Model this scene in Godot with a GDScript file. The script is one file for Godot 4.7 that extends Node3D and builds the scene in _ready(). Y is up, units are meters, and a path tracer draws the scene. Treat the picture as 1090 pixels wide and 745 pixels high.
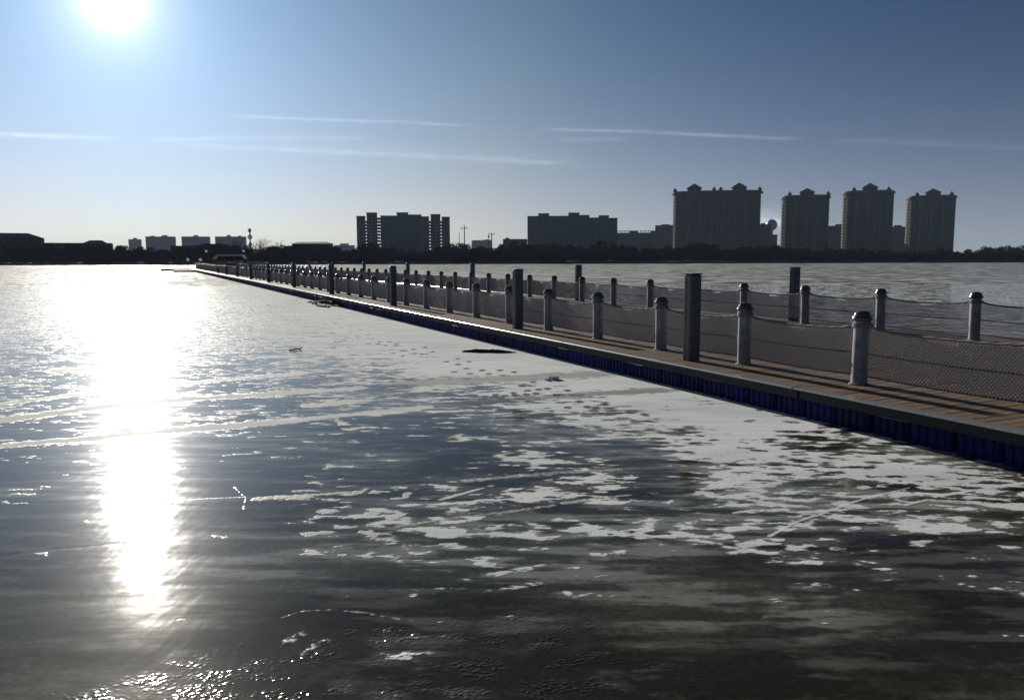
extends Node3D
# A frozen lake in low winter sun: a floating pier with rope-net fences runs away to the left, tower blocks stand on the far shore.
# World axes: x to the right, -z away from the viewer, ice surface at y = 0. Plan tables below hold (x, distance forward) in metres.

const EYE := 1.97
const DECK := 0.37
const PIER_TURN := 24.6
const SUN_AZ := -25.6
const SUN_EL := 15.75

const SNOW := [ -26.099, 70.705, 0.75, -15.419, 49.587, 0.8, -6.86, 28.419, 0.9, -7.027, 24.321, 0.7, -11.207, 31.222, 0.5, -21.417, 49.999, 0.45, -37.445, 71.799, 0.42, -43.701, 72.401, 0.42, -20.28, 31.618, 0.38, -13.881, 26.468, 0.38, -9.264, 22.751, 0.38, -5.586, 17.811, 0.48, -5.063, 19.923, 0.72, -4.4, 22.596, 0.92, -3.328, 22.562, 0.96, -1.717, 19.367, 0.97, -0.097, 16.28, 0.97, -2.893, 16.843, 0.85, -2.743, 13.99, 0.5, -3.273, 13.431, 0.33, -5.133, 14.659, 0.28, -7.771, 14.714, 0.28, -8.768, 13.536, 0.26, -6.621, 10.165, 0.2, -4.787, 10.138, 0.22, -3.154, 10.782, 0.22, -1.993, 11.523, 0.33, -1.514, 13.397, 0.8, -1.125, 14.576, 0.95, -0.087, 14.554, 0.98, 0.872, 13.351, 0.98, 1.842, 11.46, 0.97, 2.575, 10.031, 0.95, 2.936, 8.917, 0.88, 3.536, 8.811, 0.5, 3.955, 8.347, 0.38, 4.292, 7.85, 0.36, 4.412, 6.834, 0.4, 1.657, 8.933, 0.74, 1.074, 9.465, 0.66, 0.419, 10.063, 0.62, 0.197, 11.096, 0.78, -0.322, 10.739, 0.5, -0.836, 10.747, 0.33, -1.082, 9.495, 0.16, -0.486, 8.961, 0.16, 0.154, 8.711, 0.22, 0.76, 8.474, 0.2, 0.916, 8.047, 0.1, 1.398, 8.042, 0.25, 1.977, 8.459, 0.7, 2.343, 7.646, 0.64, 2.677, 7.293, 0.66, 2.7, 6.678, 0.52, 3.389, 7.122, 0.74, 3.819, 6.961, 0.66, 4.064, 6.665, 0.54, 4.094, 6.267, 0.5, 3.091, 6.153, 0.5, 2.645, 6.157, 0.36, 3.15, 5.705, 0.36, 3.702, 5.7, 0.3, 1.361, 7.307, 0.1, 0.816, 7.148, 0.45, 0.482, 7.316, 0.38, 0.129, 7.32, 0.36, -0.224, 7.323, 0.16, -0.881, 7.682, 0.1, -1.284, 7.335, 0.08, -2.171, 7.344, 0.07, -3.359, 8.097, 0.14, -4.73, 8.113, 0.14, -4.843, 7.373, 0.08, -1.467, 6.194, 0.3, -0.941, 6.19, 0.28, -0.491, 6.186, 0.36, 0.111, 6.303, 0.36, 0.379, 5.728, 0.3, 0.782, 6.174, 0.36, 1.113, 5.938, 0.36, 1.544, 5.935, 0.36, 1.906, 5.715, 0.36, 2.04, 5.324, 0.3, 2.538, 5.144, 0.24, 3.163, 5.139, 0.2, 0.971, 5.156, 0.2, 0.468, 5.16, 0.2, 0.097, 5.528, 0.24, -0.441, 5.533, 0.3, -0.523, 5.001, 0.26, -0.09, 4.695, 0.26, 0.312, 4.692, 0.16, -0.358, 4.427, 0.2, -0.839, 4.7, 0.06, -1.503, 5.009, 0.05, -2.116, 5.013, 0.05, -3.116, 5.757, 0.07, -3.819, 5.763, 0.07, 1.459, 4.685, 0.1, 2.032, 4.681, 0.1, 2.461, 4.409, 0.06, 0.837, 4.419, 0.05, 0.392, 4.298, 0.02, -0.23, 4.073, 0.01, -1.177, 3.871, 0.005, -2.138, 3.877, 0.005, 1.213, 3.857, 0.015, 2.164, 3.852, 0.015, 0.241, 3.587, 0.005, -1.479, 3.432, 0.005, 1.931, 3.414, 0.005, -2.979, 4.444, 0.03, -2.442, 3.602, 0.005, 8.734, 47.929, 0.42, 25.024, 46.81, 0.4, -10.234, 195.424, 0.45, 65.148, 103.912, 0.4, -116.747, 224.355, 0.5, 9.215, 25.616, 0.4 ]
const MARKS := [
	[0.95, 0.25, 0.3, [Vector2(-5.453, 8.331), Vector2(-4.658, 8.724), Vector2(-3.786, 9.156), Vector2(-2.809, 9.574), Vector2(-1.981, 10.035), Vector2(-1.19, 10.476)]],
	[-0.45, 0, 0.45, [Vector2(-1.19, 10.476), Vector2(0.157, 11.097), Vector2(1.306, 11.55), Vector2(2.181, 11.821)]],
	[0.9, 0.2, 0.42, [Vector2(-6.349, 9.738), Vector2(-5.165, 10.958), Vector2(-3.396, 11.628), Vector2(-2.384, 12.127)]],
	[-0.4, 0, 0.7, [Vector2(-2.384, 12.127), Vector2(-1.468, 12.576), Vector2(-0.079, 13.051), Vector2(1.358, 13.452)]],
	[0.75, 0.1, 0.3, [Vector2(-7.053, 10.843), Vector2(-5.818, 12.277), Vector2(-4.728, 13.034), Vector2(-3.634, 13.774)]],
	[0.75, 0.1, 0.5, [Vector2(-8.087, 14.217), Vector2(-7.129, 14.832), Vector2(-6.193, 15.219)]],
	[0.7, 0.1, 0.25, [Vector2(-2.731, 10.636), Vector2(-2.059, 11.057)]],
	[0.6, 0.15, 0.1, [Vector2(-2.103, 6.426), Vector2(-1.919, 6.464), Vector2(-1.588, 6.554), Vector2(-1.24, 6.644)]],
	[0.55, 0.15, 0.1, [Vector2(-0.397, 6.943), Vector2(0.04, 7.093), Vector2(0.475, 7.217), Vector2(1.01, 7.31)]],
	[0.22, 0.2, 0.014, [Vector2(-1.277, 4.22), Vector2(-1.184, 4.301), Vector2(-1.013, 4.319), Vector2(-0.813, 4.27), Vector2(-0.63, 4.199), Vector2(-0.544, 4.175)]],
	[0, -0.6, 0.04, [Vector2(-4.172, 6.318), Vector2(-3.725, 6.339), Vector2(-3.332, 6.412)]],
	[0, -0.6, 0.05, [Vector2(-3.432, 5.155), Vector2(-3.122, 5.275), Vector2(-2.732, 5.399)]],
	[0.2, 0.3, 0.012, [Vector2(-2.429, 6.785), Vector2(-2.322, 6.615), Vector2(-2.221, 6.466), Vector2(-2.135, 6.152)]],
	[0.4, 0.4, 0.02, [Vector2(-2.745, 6.38), Vector2(-2.571, 6.43), Vector2(-2.229, 6.48)]],
	[0.9, 0.6, 0.03, [Vector2(1.835, 5.495), Vector2(2.151, 5.819), Vector2(2.415, 6.006), Vector2(2.823, 6.329), Vector2(3.429, 6.699)]],
	[0.85, 0.5, 0.03, [Vector2(2.158, 6.043), Vector2(2.393, 5.95), Vector2(2.579, 5.794), Vector2(2.743, 5.814)]],
	[0.9, 0.5, 0.04, [Vector2(3.159, 6.201), Vector2(3.405, 6.357), Vector2(3.678, 6.296), Vector2(3.906, 6.17), Vector2(4.052, 6.026)]],
	[-0.9, -0.3, 0.09, [Vector2(3.138, 6.129), Vector2(3.377, 6.273), Vector2(3.637, 6.197), Vector2(3.848, 6.075)]],
	[-1, -0.2, 0.12, [Vector2(2.569, 6.651), Vector2(3.017, 6.592), Vector2(3.402, 6.728)]],
	[0.8, 0.3, 0.04, [Vector2(1.851, 6.89), Vector2(2.035, 7.041), Vector2(2.174, 6.857)]],
	[0.8, 0.3, 0.03, [Vector2(1.852, 6.831), Vector2(1.968, 6.657), Vector2(2.047, 6.601)]],
	[0.7, 0.2, 0.05, [Vector2(0.414, 6.276), Vector2(0.735, 6.426), Vector2(0.98, 6.503)]],
	[0.5, 0.3, 0.05, [Vector2(-0.84, 5.738), Vector2(-0.47, 5.907), Vector2(-0.04, 6.063), Vector2(0.336, 6.227)]],
	[-1, -0.4, 0.07, [Vector2(-1.261, 6.497), Vector2(-1.215, 6.688), Vector2(-1.03, 6.801), Vector2(-0.76, 6.886), Vector2(-0.458, 6.854), Vector2(-0.207, 6.735), Vector2(-0.171, 6.595), Vector2(-0.315, 6.435), Vector2(-0.653, 6.31), Vector2(-1.031, 6.289), Vector2(-1.231, 6.341), Vector2(-1.266, 6.444)]],
	[0.9, 0.4, 0.05, [Vector2(-0.583, 6.386), Vector2(-0.401, 6.57), Vector2(-0.176, 6.792)]],
	[0.9, 0.3, 0.05, [Vector2(-0.989, 6.416), Vector2(-0.884, 6.441), Vector2(-0.886, 6.574)]],
	[0.2, 0.8, 0.05, [Vector2(-1.167, 3.921), Vector2(-1.129, 4.014)]],
	[0.2, 0.8, 0.05, [Vector2(-1.045, 3.822), Vector2(-0.978, 3.94)]],
]
const PRINTS := [ Vector2(-6.014, 23.276), Vector2(-5.725, 24.276), Vector2(-5.862, 25.771), Vector2(-4.95, 22.923), Vector2(-4.436, 21.717), Vector2(-3.973, 20.379), Vector2(-3.357, 18.547), Vector2(-3.136, 18.541), Vector2(-2.896, 18.13), Vector2(-2.507, 16.664), Vector2(-2.243, 16.17), Vector2(-2.157, 17.354), Vector2(-1.895, 16.484), Vector2(-1.267, 15.253), Vector2(-1.022, 14.836), Vector2(-1.02, 13.838), Vector2(-0.729, 13.604), Vector2(-0.405, 13.597), Vector2(-0.16, 13.371), Vector2(0.144, 12.264), Vector2(0.039, 11.41), Vector2(0.204, 11.487), Vector2(0.343, 11.566), Vector2(0.637, 11.4), Vector2(0.734, 10.447), Vector2(0.803, 10.057), Vector2(0.917, 9.993), Vector2(1.062, 10.244), Vector2(1.33, 9.688), Vector2(1.489, 9.515), Vector2(-0.586, 10.886), Vector2(-0.436, 11.031), Vector2(-0.303, 10.955), Vector2(-0.175, 11.178) ]
const CONTRAILS := [
	[0.32, 0.11, [Vector2(-34.75, 7.36), Vector2(-32.01, 7.43), Vector2(-29.09, 7.53), Vector2(-24.92, 7.6)]],
	[0.12, 0.12, [Vector2(-24.93, 7.57), Vector2(-18.69, 8), Vector2(-13.84, 8.25), Vector2(-8.46, 8.26)]],
	[0.24, 0.075, [Vector2(-19.51, 9.38), Vector2(-13.8, 9.41), Vector2(-7.47, 9.4), Vector2(-1.27, 9.14)]],
	[0.22, 0.08, [Vector2(1.36, 9.01), Vector2(8.85, 8.7), Vector2(15.15, 8.18), Vector2(20.81, 7.68)]],
	[0.05, 0.14, [Vector2(20.81, 7.68), Vector2(25.54, 7.29), Vector2(30.68, 6.61), Vector2(34.89, 6.08)]],
	[0.13, 0.14, [Vector2(-23.29, 7.43), Vector2(-15.71, 7.39), Vector2(-7.51, 7.21), Vector2(0.04, 6.87), Vector2(7.92, 6.4)]],
	[0.03, 0.5, [Vector2(-18.7, 7.76), Vector2(-9.44, 7.56), Vector2(1.03, 6.99), Vector2(6.29, 6.69)]],
	[0.1, 0.12, [Vector2(3, 8.25), Vector2(8.34, 8.22)]],
]

# ---------------------------------------------------------------- mesh builder
class MB:
	var v := PackedVector3Array()
	var nn := PackedVector3Array()
	var uv := PackedVector2Array()
	func tri(a: Vector3, b: Vector3, c: Vector3) -> void:      # counter-clockwise seen from outside
		var n := (b - a).cross(c - a)
		if n.length_squared() < 1e-14:
			return
		n = n.normalized()
		v.append_array([a, c, b]); nn.append_array([n, n, n])
	func quad(a: Vector3, b: Vector3, c: Vector3, d: Vector3) -> void:
		tri(a, b, c); tri(a, c, d)
	func stri(a: Vector3, b: Vector3, c: Vector3, na: Vector3, nb: Vector3, nc: Vector3) -> void:
		if (b - a).cross(c - a).length_squared() < 1e-16:
			return
		v.append_array([a, c, b]); nn.append_array([na, nc, nb])
	func box(c: Vector3, s: Vector3, turn := Basis.IDENTITY) -> void:
		var h := s * 0.5
		var p := []
		for i in 8:
			p.append(c + turn * Vector3(h.x if i & 1 else -h.x, h.y if i & 2 else -h.y, h.z if i & 4 else -h.z))
		quad(p[0], p[4], p[6], p[2]); quad(p[1], p[3], p[7], p[5])
		quad(p[0], p[1], p[5], p[4]); quad(p[2], p[6], p[7], p[3])
		quad(p[0], p[2], p[3], p[1]); quad(p[4], p[5], p[7], p[6])
	func bevel_box(c: Vector3, s: Vector3, b: float) -> void:   # chamfered along every edge
		var h := s * 0.5
		var k := h - Vector3.ONE * b
		for ax in 3:
			for sg in [-1.0, 1.0]:
				var u := (ax + 1) % 3
				var w := (ax + 2) % 3
				var q := []
				for cc in [[-1, -1], [1, -1], [1, 1], [-1, 1]]:
					var p := Vector3.ZERO
					p[ax] = sg * h[ax]; p[u] = cc[0] * k[u]; p[w] = cc[1] * k[w]
					q.append(c + p)
				if sg > 0: quad(q[0], q[1], q[2], q[3])
				else: quad(q[3], q[2], q[1], q[0])
		for ax in 3:
			var u := (ax + 1) % 3
			var w := (ax + 2) % 3
			for su in [-1.0, 1.0]:
				for sw in [-1.0, 1.0]:
					var q := []
					for e in [[-1, 0], [1, 0], [1, 1], [-1, 1]]:
						var p := Vector3.ZERO
						p[ax] = e[0] * k[ax]
						p[u] = su * (h[u] if e[1] == 0 else k[u])
						p[w] = sw * (k[w] if e[1] == 0 else h[w])
						q.append(c + p)
					if su * sw < 0: quad(q[0], q[1], q[2], q[3])
					else: quad(q[3], q[2], q[1], q[0])
		for i in 8:
			var g := Vector3(1 if i & 1 else -1, 1 if i & 2 else -1, 1 if i & 4 else -1)
			var a := c + Vector3(g.x * h.x, g.y * k.y, g.z * k.z)
			var b2 := c + Vector3(g.x * k.x, g.y * h.y, g.z * k.z)
			var d := c + Vector3(g.x * k.x, g.y * k.y, g.z * h.z)
			if g.x * g.y * g.z > 0: tri(a, b2, d)
			else: tri(a, d, b2)
	func extrude(poly: Array, y0: float, y1: float, caps := true) -> void:   # poly: Vector2(x, z), any winding
		var area := 0.0
		for i in poly.size():
			area += poly[i].cross(poly[(i + 1) % poly.size()])
		var pl := poly.duplicate()
		if area > 0: pl.reverse()
		var m := Vector2.ZERO
		for p in pl: m += p / pl.size()
		for i in pl.size():
			var a: Vector2 = pl[i]
			var b: Vector2 = pl[(i + 1) % pl.size()]
			quad(Vector3(a.x, y0, a.y), Vector3(b.x, y0, b.y), Vector3(b.x, y1, b.y), Vector3(a.x, y1, a.y))
			if caps:
				tri(Vector3(a.x, y1, a.y), Vector3(b.x, y1, b.y), Vector3(m.x, y1, m.y))
				tri(Vector3(b.x, y0, b.y), Vector3(a.x, y0, a.y), Vector3(m.x, y0, m.y))
	func lathe(c: Vector3, prof: Array, sides: int) -> void:    # prof: Vector2(radius, height) from the bottom up
		for i in prof.size() - 1:
			var e: Vector2 = prof[i + 1] - prof[i]
			var nr := Vector2(e.y, -e.x).normalized()
			for k in sides:
				var a0 := TAU * k / sides
				var a1 := TAU * (k + 1) / sides
				var d0 := Vector3(cos(a0), 0, -sin(a0))
				var d1 := Vector3(cos(a1), 0, -sin(a1))
				var n0 := d0 * nr.x + Vector3.UP * nr.y
				var n1 := d1 * nr.x + Vector3.UP * nr.y
				var p00: Vector3 = c + d0 * prof[i].x + Vector3.UP * prof[i].y
				var p10: Vector3 = c + d1 * prof[i].x + Vector3.UP * prof[i].y
				var p01: Vector3 = c + d0 * prof[i + 1].x + Vector3.UP * prof[i + 1].y
				var p11: Vector3 = c + d1 * prof[i + 1].x + Vector3.UP * prof[i + 1].y
				stri(p00, p10, p11, n0, n1, n1); stri(p00, p11, p01, n0, n1, n0)
	func tube(pts: Array, rad: Array, sides: int, twist := 0.0, lobes := 0, depth := 0.0) -> void:
		var rings := []
		var norms := []
		for i in pts.size():
			var t: Vector3 = (pts[mini(i + 1, pts.size() - 1)] - pts[maxi(i - 1, 0)]).normalized()
			var s := t.cross(Vector3.UP if absf(t.y) < 0.9 else Vector3.RIGHT).normalized()
			var u := s.cross(t)
			var ring := []
			var norm := []
			for k in sides:
				var a := TAU * k / sides
				var d := s * cos(a) + u * sin(a)
				var r: float = rad[i]
				if lobes > 0: r *= 1.0 + depth * cos(lobes * a + twist * i)
				ring.append(pts[i] + d * r); norm.append(d)
			rings.append(ring); norms.append(norm)
		for i in pts.size() - 1:
			for k in sides:
				var l := (k + 1) % sides
				if lobes > 0:
					quad(rings[i][k], rings[i + 1][k], rings[i + 1][l], rings[i][l])
				else:
					stri(rings[i][k], rings[i + 1][l], rings[i][l], norms[i][k], norms[i + 1][l], norms[i][l])
					stri(rings[i][k], rings[i + 1][k], rings[i + 1][l], norms[i][k], norms[i + 1][k], norms[i + 1][l])
		for k in range(1, sides - 1):
			tri(rings[0][0], rings[0][k], rings[0][k + 1])
			var e: Array = rings[-1]
			tri(e[0], e[k + 1], e[k])
	func mesh(m: Material) -> ArrayMesh:
		var am := ArrayMesh.new()
		var ar := []
		ar.resize(Mesh.ARRAY_MAX)
		ar[Mesh.ARRAY_VERTEX] = v
		ar[Mesh.ARRAY_NORMAL] = nn
		if uv.size() == v.size() and v.size() > 0: ar[Mesh.ARRAY_TEX_UV] = uv
		am.add_surface_from_arrays(Mesh.PRIMITIVE_TRIANGLES, ar)
		am.surface_set_material(0, m)
		return am

var rng := RandomNumberGenerator.new()
var taken := {}

func numbered(called: String) -> String:
	var n: int = taken.get(called, -1) + 1
	taken[called] = n
	return called if n == 0 else "%s_%03d" % [called, n]

func part(called: String, m: Mesh, parent: Node, at := Vector3.ZERO, turn := 0.0) -> MeshInstance3D:
	var o := MeshInstance3D.new()
	o.name = called
	o.mesh = m
	o.position = at
	o.rotation.y = turn
	parent.add_child(o, true)
	return o

func thing(called: String, label: String, category: String, at := Vector3.ZERO, turn := 0.0, group := "") -> Node3D:
	var o := Node3D.new()
	o.name = numbered(called)
	o.position = at
	o.rotation.y = turn
	add_child(o, true)
	o.set_meta("label", label)
	o.set_meta("category", category)
	if group: o.set_meta("group", group)
	return o

func structure(called: String, m: Mesh) -> MeshInstance3D:
	var o := part(called, m, self)
	o.set_meta("kind", "structure")
	return o

func lin(r: float, g: float, b: float) -> Color:               # real-world base colour -> sRGB
	return Color(r, g, b).linear_to_srgb()

func mat(c: Color, rough := 0.8, metal := 0.0, spec := 0.5) -> StandardMaterial3D:
	var m := StandardMaterial3D.new()
	m.albedo_color = c
	m.roughness = rough
	m.metallic = metal
	m.metallic_specular = spec
	return m

func grain(m: StandardMaterial3D, freq: float, lo: float, hi: float, scale: Vector3, octaves := 4, sd := 1) -> StandardMaterial3D:
	var n := FastNoiseLite.new()
	n.seed = sd
	n.frequency = freq
	n.fractal_octaves = octaves
	var im := n.get_seamless_image(256, 256)
	var d := im.get_data()
	for i in d.size():
		d[i] = int(255.0 * lerpf(lo, hi, clampf(d[i] / 255.0, 0, 1)))
	im = Image.create_from_data(256, 256, false, Image.FORMAT_L8, d)
	m.albedo_texture = ImageTexture.create_from_image(im)
	m.uv1_triplanar = true
	m.uv1_scale = scale
	return m

# ---------------------------------------------------------------- sky
func dir_of(az: float, el: float) -> Vector3:
	var a := deg_to_rad(az)
	var e := deg_to_rad(el)
	return Vector3(sin(a) * cos(e), sin(e), -cos(a) * cos(e))

func make_sky() -> Sky:
	var w := 512
	var h := 256
	var sd := dir_of(SUN_AZ, SUN_EL)
	var px := PackedFloat32Array()
	px.resize((w + 16) * h * 3)
	var i := 0
	for y in h:
		var el := (0.5 - (y + 0.5) / h) * 180.0
		for x in w + 16:                                         # a margin on both sides, cut off after scaling
			var az := (x - 7.5) / w * 360.0
			var d := dir_of(az, maxf(el, 0.0))
			var th := rad_to_deg(acos(clampf(d.dot(sd), -1, 1)))
			var near := exp(-th / 27.0)
			var e := maxf(el, 0.0)
			var low := exp(-e / 5.0)
			var mid := exp(-e / 19.0)
			var g := 0.38 + 1.2 * near
			var gm := 0.11 + 1.68 * exp(-th / 20.5)
			var c := (Vector3(0.018, 0.045, 0.12) * (1.0 - mid) + Vector3(0.10, 0.46, 1.30).lerp(Vector3(0.36, 0.66, 1.05), clampf(near * 2.6, 0, 1)) * mid * (1.0 - low * 0.97)) * gm + Vector3(0.60, 0.72, 0.84).lerp(Vector3(1.05, 0.95, 0.72), clampf(near * 2.4, 0, 1)) * low * g
			c += Vector3(0.22, 0.23, 0.23) * exp(-th / 8.0)
			px[i] = c.x; px[i + 1] = c.y; px[i + 2] = c.z
			i += 3
	var im := Image.create_from_data(w + 16, h, false, Image.FORMAT_RGBF, px.to_byte_array())
	w = 4096; h = 2048
	im.resize(w + 128, h, Image.INTERPOLATE_CUBIC)
	im = im.get_region(Rect2i(64, 0, w, h))
	# aureole of the sun
	var cx := fposmod(SUN_AZ, 360.0) / 360.0 * w
	var cy := (0.5 - SUN_EL / 180.0) * h
	for y in range(int(cy) - 110, int(cy) + 111):
		for x in range(int(cx) - 115, int(cx) + 116):
			var el := (0.5 - (y + 0.5) / h) * 180.0
			var th := rad_to_deg(acos(clampf(dir_of((x + 0.5) / w * 360.0, el).dot(sd), -1, 1)))
			var k := 7.0 * exp(-pow(th / 0.95, 2.0)) + 1.1 * exp(-th / 2.1) * clampf(1.0 - th / 9.0, 0, 1)
			var c := im.get_pixel(x, y)
			im.set_pixel(x, y, Color(c.r + k, c.g + k * 0.99, c.b + k * 0.96))
	# condensation trails
	var fn := FastNoiseLite.new()
	fn.frequency = 0.02
	for t in CONTRAILS:
		var pts: Array = t[2]
		for s in pts.size() - 1:
			var a: Vector2 = pts[s]
			var b: Vector2 = pts[s + 1]
			var wide: float = t[1]
			var x0 := int(floor(a.x / 360.0 * w))
			var x1 := int(floor(b.x / 360.0 * w))
			for x in range(x0, x1):
				var u := (float(x) / w * 360.0 - a.x) / (b.x - a.x)
				var el := lerpf(a.y, b.y, u) + 0.05 * fn.get_noise_2d(x * 2.0, 40)
				var total := (float(s) + u) / (pts.size() - 1)
				var fade := smoothstep(0.0, 0.12, total) * smoothstep(1.0, 0.75, total)
				if a.x < -30.0: fade = smoothstep(1.0, 0.75, total)
				var amt: float = t[0] * fade * (0.75 + 0.5 * fn.get_noise_2d(x * 1.0, 9.0 + t[0] * 100.0))
				var yc := (0.5 - el / 180.0) * h
				var r := wide / 180.0 * h
				for y in range(int(yc - 3.0 * r) - 1, int(yc + 3.0 * r) + 2):
					var k := amt * exp(-pow((y - yc) / r, 2.0)) * (0.8 + 0.4 * fn.get_noise_2d(x * 3.0, y * 9.0))
					var xx := posmod(x, w)
					var c := im.get_pixel(xx, y)
					im.set_pixel(xx, y, Color(c.r + k, c.g + k * 0.97, c.b + k * 0.9))
	# small steam cloud low on the right
	for blob in [[17.6, 2.6, 1.0, 0.55, 0.16], [18.4, 2.3, 0.8, 0.4, 0.14], [17.0, 2.2, 0.9, 0.5, 0.10]]:
		for y in range(int((0.5 - 4.5 / 180.0) * h), int((0.5 - 0.2 / 180.0) * h)):
			for x in range(int(14.0 / 360.0 * w), int(22.0 / 360.0 * w)):
				var az := (x + 0.5) / w * 360.0
				var el := (0.5 - (y + 0.5) / h) * 180.0
				var q: float = pow((az - blob[0]) / blob[2], 2) + pow((el - blob[1]) / blob[3], 2)
				if q < 5.0:
					var k: float = blob[4] * exp(-q) * (1.0 + 0.8 * fn.get_noise_2d(x * 6.0, y * 6.0))
					var c := im.get_pixel(x, y)
					im.set_pixel(x, y, Color(c.r + k, c.g + k, c.b + k))
	var pm := PanoramaSkyMaterial.new()
	pm.panorama = ImageTexture.create_from_image(im)
	var sky := Sky.new()
	sky.sky_material = pm
	return sky

# ---------------------------------------------------------------- ice
func noise_field(sd: int, freq: float, octaves: int, stretch: float, x0: float, f0: float, px: float, w: int, h: int, type := FastNoiseLite.TYPE_SIMPLEX_SMOOTH) -> PackedByteArray:
	var n := FastNoiseLite.new()
	n.noise_type = type
	n.seed = sd
	n.fractal_octaves = octaves
	n.fractal_gain = 0.58
	if octaves == 1: n.fractal_type = FastNoiseLite.FRACTAL_NONE
	if type == FastNoiseLite.TYPE_CELLULAR: n.cellular_return_type = FastNoiseLite.RETURN_DISTANCE
	n.frequency = freq * px
	var ws := int(w / stretch)
	n.offset = Vector3(x0 / px / stretch, f0 / px, 0)
	var im := n.get_image(ws, h, false, false, false)
	if ws != w: im.resize(w, h, Image.INTERPOLATE_CUBIC)
	return im.get_data()

func smooth_field(sd: int, freq: float, x0: float, f0: float, px: float, w: int, h: int, stretch := 1.0, octaves := 2) -> PackedFloat32Array:
	var k := 4
	var im := Image.create_from_data(w / k, h / k, false, Image.FORMAT_L8, noise_field(sd, freq, octaves, stretch, x0, f0, px * k, w / k, h / k))
	im.convert(Image.FORMAT_RF)
	im.resize(w, h, Image.INTERPOLATE_CUBIC)
	return im.get_data().to_float32_array()

func density(x0: float, f0: float, dx: float, df: float, w: int, h: int) -> PackedFloat32Array:
	var gw := 72
	var gh := 54
	var g := PackedFloat32Array()
	g.resize(gw * gh)
	var n := SNOW.size() / 3
	var lr := PackedFloat32Array()
	var la := PackedFloat32Array()
	for i in n:
		lr.append(4.5 * log(Vector2(SNOW[3 * i], SNOW[3 * i + 1]).length()))
		la.append(12.0 * atan2(SNOW[3 * i], SNOW[3 * i + 1]))
	for j in gh:
		for k in gw:
			var x := x0 + dx * (k + 0.5) / gw
			var f := f0 + df * (j + 0.5) / gh
			var r := 4.5 * log(maxf(2.0, Vector2(x, f).length()))
			var a := 12.0 * atan2(x, f)
			var sw := 0.0
			var sv := 0.0
			for i in n:
				var d2 := (r - lr[i]) * (r - lr[i]) + (a - la[i]) * (a - la[i])
				var q := 1.0 / (d2 * d2 + 0.002)
				sw += q
				sv += q * SNOW[3 * i + 2]
			g[j * gw + k] = sv / sw
	var im := Image.create_from_data(gw, gh, false, Image.FORMAT_RF, g.to_byte_array())
	im.resize(w, h, Image.INTERPOLATE_BILINEAR)
	return im.get_data().to_float32_array()

func lines_field(x0: float, f0: float, px: float, w: int, h: int) -> Array:      # [snow, height] drawn along the marks
	var snow := PackedFloat32Array()
	snow.resize(w * h)
	var high := PackedFloat32Array()
	high.resize(w * h)
	var fn := FastNoiseLite.new()
	fn.frequency = 0.9
	for m in MARKS:
		var half: float = maxf(m[2] * 0.5, px * 0.7)
		var pts: Array = m[3]
		for s in pts.size() - 1:
			var a: Vector2 = pts[s]
			var b: Vector2 = pts[s + 1]
			var reach := half * 2.6
			var i0 := maxi(0, int((minf(a.x, b.x) - reach - x0) / px))
			var i1 := mini(w - 1, int((maxf(a.x, b.x) + reach - x0) / px))
			var j0 := maxi(0, int((minf(a.y, b.y) - reach - f0) / px))
			var j1 := mini(h - 1, int((maxf(a.y, b.y) + reach - f0) / px))
			var ab := b - a
			var l2 := ab.length_squared()
			for j in range(j0, j1 + 1):
				for i in range(i0, i1 + 1):
					var p := Vector2(x0 + (i + 0.5) * px, f0 + (j + 0.5) * px)
					var t := clampf((p - a).dot(ab) / l2, 0, 1)
					var wob := fn.get_noise_2d(p.x, p.y) * 0.8 + fn.get_noise_2d(p.x * 7.0, p.y * 7.0) * 0.7
					var d := (p - a - ab * t).length() / half * (1.0 + 0.6 * wob) + 0.35 * wob
					if d < 2.2:
						var at := j * w + i
						var k: float = smoothstep(1.25, 0.55, d) * m[0]
						if absf(k) > absf(snow[at]): snow[at] = k
						var hh: float = exp(-d * d) * m[1]
						if absf(hh) > absf(high[at]): high[at] = hh
	return [snow, high]

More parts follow.
